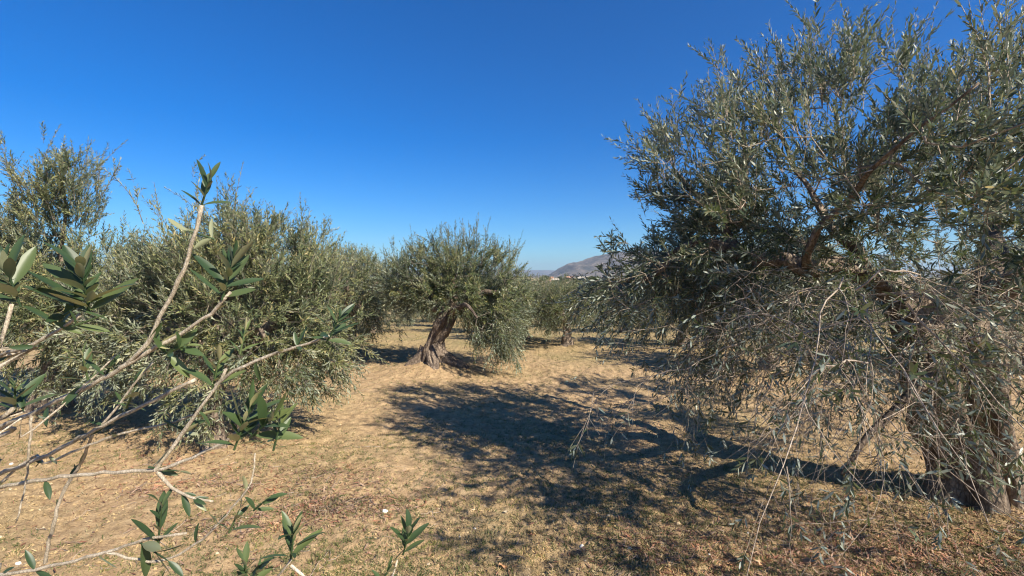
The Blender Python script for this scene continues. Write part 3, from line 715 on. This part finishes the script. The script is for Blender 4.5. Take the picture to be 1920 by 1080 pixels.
def nbranch(pts, r0, r1, clusters=()):
    """pts: (px, py, Y); clusters: (px, py, Y, direction in degrees on the picture, leaves, length px, spread)"""
    P = np.array([p if len(p) == 4 else (*at(*p), 0) for p in pts], float)[:, :3]
    s = smooth_path(P, .018); K = len(s)
    s[1:-1] += rngN.normal(size=(K - 2, 3)) * .0009
    rr = np.linspace(r0, r1, K) * (1 + .10 * rngN.random(K))
    rr[::5] *= 1.18
    g = Geo(); v, q = sweep(s[None], rr[None], 9); g.add(v, q, np.arange(9)[None] + (K - 1) * 9)
    br = g.build('branch', M['branch_near'], nbt, origin=tuple(nb_root_p))
    if len(pts) > 3:                                   # a few small leaves along the bare wood
        for k in rngN.integers(int(K * .35), K - 2, 5):
            g = Geo(); tg = nrm(s[k + 1] - s[k]); l_ = rngN.uniform(.022, .042)
            leaf_batch(g, [s[k]], [tg * .8 + rngN.normal(size=3) * np.array([.6, .4, .6])], [rngN.normal(size=3) + [0, -.3, .9]], [l_], [l_ * .26], 2, bend=[rngN.uniform(-.1, .3)], fold=.28)
            g.build('leaf', M['leaf_near'], br, origin=tuple(nb_root_p))
    for (px, py, Yd, deg, nl, lpx, spread) in clusters:
        nl = int(nl * 1.5 + .5)
        c = at(px, py, Yd); Ls = lpx / FPX * Yd
        a = R(deg); ax = nrm(np.array([math.cos(a), rngN.uniform(-.35, .1), math.sin(a)]))
        g = Geo()
        stem = Ls * .85
        ps = []; ds = []; ns = []; ll = []
        u = nrm(np.cross(ax, [0, 1, 0])); vv = np.cross(ax, u)
        for k in range(nl):
            tpos = (k // 2) / max(1, (nl - 1) // 2)
            an = (k // 2) * 1.5708 * .9 + (k % 2) * math.pi + rngN.normal() * .3 + .5
            perp = math.cos(an) * u + math.sin(an) * vv
            al = spread * (1.25 - .75 * tpos) + rngN.normal() * .12
            d = math.cos(al) * ax + math.sin(al) * perp
            nn = math.sin(al) * ax - math.cos(al) * perp + rngN.normal(size=3) * .25
            ps.append(c + ax * stem * (tpos - .5)); ds.append(d); ns.append(nn); ll.append(Ls * rngN.uniform(.72, 1.08) * (1 - .3 * tpos) * rngN.choice([.55, .8, 1, 1.08]))
        ll = np.array(ll)
        leaf_batch(g, ps, ds, ns, ll, ll * rngN.uniform(.23, .32, nl), 2, bend=rngN.uniform(-.1, .3, nl), fold=.28)
        st = np.array([c - ax * stem * .6, c, c + ax * stem * .5])
        g.add(*sweep(st[None], np.array([[.0017, .0014, .0008]]) * Yd / .7, 6))
        cl = g.build('leaf_cluster', M['leaf_near'], br, origin=tuple(nb_root_p))
off1 = (-1.5, .5, 1.35, 0); off2 = (-1.4, .7, .9, 0)
nbranch([off1, (-60, 835, .85), (0, 800, .8), (60, 775, .78), (190, 712, .76), (262, 662, .74), (300, 598, .73), (335, 525, .72), (362, 455, .71), (378, 385, .70)], .0050, .0025,
        [(385, 362, .70, 60, 5, 62, .75), (375, 440, .71, 160, 2, 50, .9)])
nbranch([(225, 690, .75), (330, 630, .74), (395, 588, .73), (432, 548, .72)], .0032, .0022, [(428, 520, .72, 72, 12, 88, .85), (330, 655, .74, 20, 5, 62, .9)])
nbranch([off1, (-40, 690, .7), (0, 670, .68), (60, 645, .66), (110, 620, .66), (150, 590, .65)], .0030, .0022, [(160, 545, .65, 80, 14, 100, .85), (130, 585, .65, 30, 5, 85, 1.0)])
nbranch([off1, (-20, 700, .62), (0, 655, .62), (14, 610, .62), (22, 570, .62)], .0030, .0022, [(22, 530, .62, 95, 10, 92, .8), (170, 600, .64, 20, 2, 70, .8)])
nbranch([off1, (-60, 800, .6), (-10, 790, .6), (25, 765, .6)], .0032, .0022, [(28, 745, .6, 70, 8, 72, .8)])
nbranch([off2, (-80, 925, .85), (0, 912, .82), (130, 892, .8), (215, 885, .79), (292, 882, .78), (360, 858, .77), (420, 832, .76), (455, 800, .75)], .0046, .0022,
        [(455, 800, .75, 70, 12, 92, .85), (492, 800, .76, 40, 6, 80, .7), (520, 815, .76, 75, 6, 62, .8)])
nbranch([(292, 882, .78), (340, 815, .78), (372, 770, .77), (400, 732, .77), (424, 692, .76)], .0034, .0020, [(405, 700, .77, 75, 7, 62, .8), (310, 880, .78, 350, 2, 60, .6)])
nbranch([(405, 722, .77), (440, 695, .76), (520, 662, .75), (575, 645, .74), (618, 630, .74)], .0026, .0016, [(625, 618, .74, 60, 9, 58, .85), (455, 640, .75, 80, 5, 48, .7)])
nbranch([(295, 884, .78), (322, 915, .78), (360, 935, .77), (400, 940, .77)], .0030, .0014, [])
nbranch([off2, (-60, 905, .95), (0, 888, .92), (80, 858, .9), (180, 805, .88), (290, 750, .86), (366, 712, .85)], .0045, .0030, [(160, 690, .9, 90, 5, 55, .9), (245, 745, .88, 60, 4, 50, .8)])
nbranch([off2, (0, 905, .92), (90, 868, .9), (210, 818, .88), (290, 800, .87), (372, 776, .86)], .0032, .0018, [(330, 800, .86, 330, 4, 45, .7)])
nbranch([(182, 806, .88), (215, 768, .88), (250, 722, .87), (286, 680, .87)], .0022, .0014, [])
nbranch([(85, 1055, 1.0), (100, 985, .98), (118, 925, .97), (150, 870, .95), (175, 810, .9)], .0032, .0026, [])
nbranch([off2, (-60, 1095, .85), (0, 1078, .82), (100, 1060, .8), (200, 1035, .79), (285, 1008, .78), (350, 1000, .78)], .0042, .0020, [(300, 985, .78, 75, 5, 92, .55), (290, 1035, .78, 330, 3, 72, .7)])
nbranch([(200, 1036, .79), (300, 1052, .79), (380, 1010, .78), (425, 965, .77), (470, 905, .76), (478, 850, .76)], .0022, .0012, [(440, 975, .77, 65, 4, 55, .7), (490, 945, .77, 40, 3, 46, .8)])
nbranch([off2, (80, 1130, .9), (250, 1100, .85), (400, 1085, .8), (500, 1095, .78), (545, 1050, .76)], .0034, .0018, [(548, 1020, .76, 80, 9, 68, .75), (460, 1070, .78, 85, 6, 60, .7), (480, 1075, .78, 60, 3, 50, .6)])
nbranch([(545, 1060, .76), (640, 1130, .76), (720, 1110, .76), (745, 1050, .75)], .0024, .0014, [(762, 1015, .75, 75, 9, 62, .6), (725, 1075, .75, 60, 3, 50, .6)])
nbranch([(60, 775, .78), (50, 900, .8), (30, 980, .8)], .0020, .0010, [])
nbranch([off2, (-40, 840, .7), (40, 820, .72), (140, 740, .75), (215, 668, .76)], .0026, .0012, [(205, 690, .76, 60, 3, 45, .8)])

# ------------------------------------------------------------------ ground cover
M['grass'] = leaf_material('short grass', [(0.0, (0.07, 0.10, 0.03)), (0.5, (0.13, 0.15, 0.05)), (1.0, (0.28, 0.24, 0.11))], [(0.0, (0.07, 0.10, 0.03)), (1.0, (0.2, 0.2, 0.08))], rough=.6)
M['straw'] = leaf_material('dry straw', [(0.0, (0.30, 0.22, 0.12)), (1.0, (0.50, 0.39, 0.22))], [(0.0, (0.30, 0.22, 0.12)), (1.0, (0.50, 0.39, 0.22))], rough=.7)
M['litter'] = leaf_material('dead olive leaves', [(0.0, (0.10, 0.045, 0.03)), (0.5, (0.23, 0.10, 0.062)), (1.0, (0.40, 0.22, 0.14))], [(0.0, (0.15, 0.085, 0.06)), (1.0, (0.42, 0.28, 0.20))], rough=.6, trans=.05)
rngG = np.random.default_rng(99)
def scatter(n, y0, y1, power=2.0, wide=1.15, acc=None):
    """ground points, denser near the camera"""
    out = []; tot = 0
    while tot < n:
        u = rngG.random(n * 2)
        y = 1 / (1 / y0 + u * (1 / y1 - 1 / y0)); x = (rngG.random(n * 2) * 2 - 1) * (y * wide + .3)
        if acc is not None:
            k = rngG.random(n * 2) < acc(x, y); x, y = x[k], y[k]
        out.append(np.stack([x, y], -1)); tot += len(x)
    p = np.vstack(out)[:n]
    return np.c_[p, ground_z(p[:, 0], p[:, 1])]
def green(x, y):
    a = fbm(x, y, .55, 61, 3); b_ = fbm(x, y, 3.0, 71, 2)
    return np.clip((a - .40) * 3.2 + (b_ - .5) * 1.4 + np.clip((y - 7) / 8, 0, .6), .04, 1)
def blades(name, n_t, per, h0, h1, mtl, acc, y1=26, label=''):
    p = scatter(n_t, 2.1, y1, acc=acc)
    k = np.repeat(np.arange(n_t), per); q = p[k].copy(); sc_ = 1 + np.clip(q[:, 1] - 6, 0, 20) * .09
    q[:, :2] += rngG.normal(size=(len(k), 2)) * .012 * sc_[:, None]
    d = np.stack([rngG.normal(size=len(k)) * .75, rngG.normal(size=len(k)) * .75, rngG.uniform(.25, 1.1, len(k))], -1)
    L = rngG.uniform(h0, h1, len(k)) * sc_ ** .5
    q[:, 2] -= .004
    g = Geo(); leaf_batch(g, q, d, rngG.normal(size=(len(k), 3)), L, L * .13 * sc_ ** .5 + .0008, 0, bend=rngG.uniform(.1, .5, len(k)))
    return tag(g.build(name, mtl, smooth=False), label, kind='stuff')
blades('grass', 26000, 7, .012, .036, M['grass'], green, 30, 'short green grass tufts coming up through the sandy soil')
blades('dry_grass', 15000, 5, .014, .044, M['straw'], lambda x, y: np.clip(.1 + .35 * np.clip((x + 1.6) / 1.5, 0, 1) + (fbm(x, y, 1.2, 81) - .5) * 2, .05, 1), 26, 'dry straw coloured grass stubble on the sandy soil')
def patch(cx, cy, rx_, ry_): return lambda x, y: np.exp(-(((x - cx) / rx_) ** 2 + ((y - cy) / ry_) ** 2) * 1.3)
pt = [patch(-1.25, 3.6, .42, .2), patch(-1.25, 3.6, .5, .26), patch(-2.7, 3.9, .7, .16), patch(-1.9, 3.3, .5, .15), patch(-1.7, 4.1, .6, .25), patch(2.2, 3.0, 1.1, .6), patch(1.0, 5.3, .8, .35), patch(3.2, 3.0, 1.2, .8), patch(-1.5, 8.6, .7, .4), patch(-2.9, 4.4, .9, .5), (patch(.9, 3.0, .5, .3))]
def litt(x, y):
    k = .15 + 1.1 * fbm(x, y, 4, 91)
    return np.clip(.012 + sum(f(x, y) for f in pt[:5]) * k * .62 + sum(f(x, y) for f in pt[5:]) * k * .42, 0, 1)
p = scatter(21000, 2.0, 14, acc=litt)
n = len(p); d = rngG.normal(size=(n, 3)); d[:, 2] *= .16; nn = np.stack([rngG.normal(size=n) * .45, rngG.normal(size=n) * .45, np.where(rngG.random(n) < .5, 1.0, -1.0)], -1)
p[:, 2] += .005 + rngG.random(n) * .008
g = Geo(); L = rngG.uniform(.028, .058, n); leaf_batch(g, p, d, nn, L, L * rngG.uniform(.09, .2, n), 1, bend=rngG.normal(0, .25, n))
tag(g.build('leaf_litter', M['litter'], smooth=False), 'dead brown olive leaves and chips scattered over the ground under the trees', kind='stuff')
# fallen twigs
p = scatter(420, 2.2, 8, acc=lambda x, y: np.clip(litt(x, y) + .05, 0, 1)); n = len(p)
a = rngG.random(n) * 6.28; L = rngG.uniform(.05, .26, n); K = 6; tt = np.linspace(-.5, .5, K)
P = p[:, None, :] + np.stack([np.cos(a)[:, None] * L[:, None] * tt, np.sin(a)[:, None] * L[:, None] * tt, np.zeros((n, K))], -1)
P[..., :2] += rngG.normal(size=(n, K, 2)) * .006
P[..., 2] = ground_z(P[..., 0], P[..., 1]) + .006
g = Geo(); g.add(*sweep(P, rngG.uniform(.0012, .003, n)[:, None] * np.ones((1, K)), 4))
tag(g.build('fallen_twigs', M['twig_pale']), 'thin dry twigs lying among the dead leaves', kind='stuff')
# clods of soil
p = scatter(9000, 2.1, 9, acc=lambda x, y: np.clip(fbm(x, y, 2.5, 55) * 1.2 - .25, .03, 1)); n = len(p)
ico = np.array([(0, 0, 1), (.9, 0, .2), (.3, .85, .15), (-.7, .5, .2), (-.7, -.5, .1), (.3, -.85, .2), (0, 0, -.8)], float)
fi = np.array([[0, 1, 2], [0, 2, 3], [0, 3, 4], [0, 4, 5], [0, 5, 1], [6, 2, 1], [6, 3, 2], [6, 4, 3], [6, 5, 4], [6, 1, 5]])
sz = np.minimum(rngG.gamma(2.0, .0026, n) + .002, .014)
v = p[:, None, :] + (ico[None] + rngG.normal(size=(n, 7, 3)) * .22) * sz[:, None, None] * np.array([1.2, 1.2, .8])
g = Geo(); g.add(v, (fi[None] + (np.arange(n) * 7)[:, None, None]).reshape(-1, 3))
m, t, b = mat('soil clod'); geo = N(t, 'ShaderNodeNewGeometry'); r_ = ramp(t, [(0, (.24, .165, .08)), (.9, (.42, .30, .15)), (1, (.52, .42, .28))]); t.links.new(geo.outputs['Random Per Island'], r_.inputs[0]); t.links.new(r_.outputs[0], b.inputs['Base Color']); b.inputs['Roughness'].default_value = .95
tag(g.build('soil_clods', m, smooth=False), 'small crumbs and clods of dry sandy soil', kind='stuff')

# white stones, one by one
def ground_at(px, py):
    f = at(px, py, 1.0) - np.array([0, 0, EYE]); s = EYE / -f[2]
    for _ in range(3):
        q = f * s; s = (EYE - gz(q[0], q[1])) / -f[2]
    return f * s + np.array([0, 0, EYE])
ms, t, b = mat('white limestone'); n_ = N(t, 'ShaderNodeTexNoise', Scale=60.0, Detail=6.0); r_ = ramp(t, [(.3, (.55, .50, .42)), (.6, (.80, .77, .70))]); t.links.new(n_.outputs[0], r_.inputs[0]); t.links.new(r_.outputs[0], b.inputs['Base Color']); b.inputs['Roughness'].default_value = .8
stones = [(722, 960, .019, 'white stone on the red brown leaf litter left of the shadow'), (890, 992, .009, 'small white stone at the left edge of the mottled shadow, near the bottom'),
          (1091, 1028, .014, 'upright white stone in the near foreground, lower centre'), (1222, 1027, .010, 'grey white pebble right of the upright white stone'),
          (1118, 962, .007, 'tiny white pebble in the mottled light right of the branch shadow'), (733, 1054, .008, 'tiny white pebble beside the small leafy sprig at the bottom'),
          (21, 871, .016, 'white stone at the left edge under the near branches'), (34, 1058, .014, 'pale stone in the bottom left corner'),
          (862, 1007, .006, 'tiny pebble in the sand near the bottom, left of the shade'), (1402, 1000, .008, 'pale pebble in the litter under the big right tree'), (1330, 1040, .007, 'pale pebble near the large brown dead leaf')]
for i, (px, py, s, lab) in enumerate(stones):
    c = ground_at(px, py); bm_ = Geo(); r_n = np.random.default_rng(i + 500)
    th = np.linspace(0, 2 * np.pi, 12, endpoint=False); ph_ = np.linspace(-np.pi / 2, np.pi / 2, 9)
    PH, TH = np.meshgrid(ph_, th, indexing='ij'); v = np.stack([np.cos(PH) * np.cos(TH), np.cos(PH) * np.sin(TH), np.sin(PH)], -1)
    k = 1 + .5 * (vnoise(v, 1.6, i) - .5) + .25 * (vnoise(v, 4, i) - .5)
    v = v * k[..., None] * np.array([1.15, .9, .8 if i != 2 else 1.5]) * s
    q = [[a * 12 + b_, a * 12 + (b_ + 1) % 12, (a + 1) * 12 + (b_ + 1) % 12, (a + 1) * 12 + b_] for a in range(8) for b_ in range(12)]
    bm_.add(v, q); o = bm_.build('stone', ms); o.location = (c[0], c[1], c[2] + s * .35)
    tag(o, lab, 'stone', 'white stones on the ground')
# large brown dead leaves
ml, t, b = mat('brown dead leaf'); n_ = N(t, 'ShaderNodeTexNoise', Scale=40.0, Detail=5.0); r_ = ramp(t, [(.3, (.30, .15, .07)), (.65, (.48, .27, .13))]); t.links.new(n_.outputs[0], r_.inputs[0]); t.links.new(r_.outputs[0], b.inputs['Base Color']); b.inputs['Roughness'].default_value = .6
for (px, py, l_, wd, rot, lab) in ((1508, 1058, .12, .062, 2.6, 'large curled brown dead leaf on the ground at the bottom right'), (943, 1066, .055, .036, .2, 'small brown dead leaf on the ground at the bottom centre')):
    c = ground_at(px, py); U, V = np.meshgrid(np.linspace(0, 1, 15), np.linspace(-1, 1, 9), indexing='ij')
    wv = np.sin(np.pi * np.clip(U * .97 + .015, 0, 1)) ** .7 * (1 + .1 * np.sin(U * 19))
    x = (U - .5) * l_; y = V * wv * wd / 2; z = .012 + .55 * np.abs(y) + .012 * np.sin(U * 5 + 1) + .004 * np.sin(V * 7 + U * 9)
    g = Geo(); q = [[a * 9 + k, a * 9 + k + 1, (a + 1) * 9 + k + 1, (a + 1) * 9 + k] for a in range(14) for k in range(8)]
    g.add(np.stack([x * math.cos(rot) - y * math.sin(rot), x * math.sin(rot) + y * math.cos(rot), z], -1), q)
    o = g.build('dead_leaf', ml); o.location = tuple(c); tag(o, lab, 'dead leaf', 'brown dead leaves')
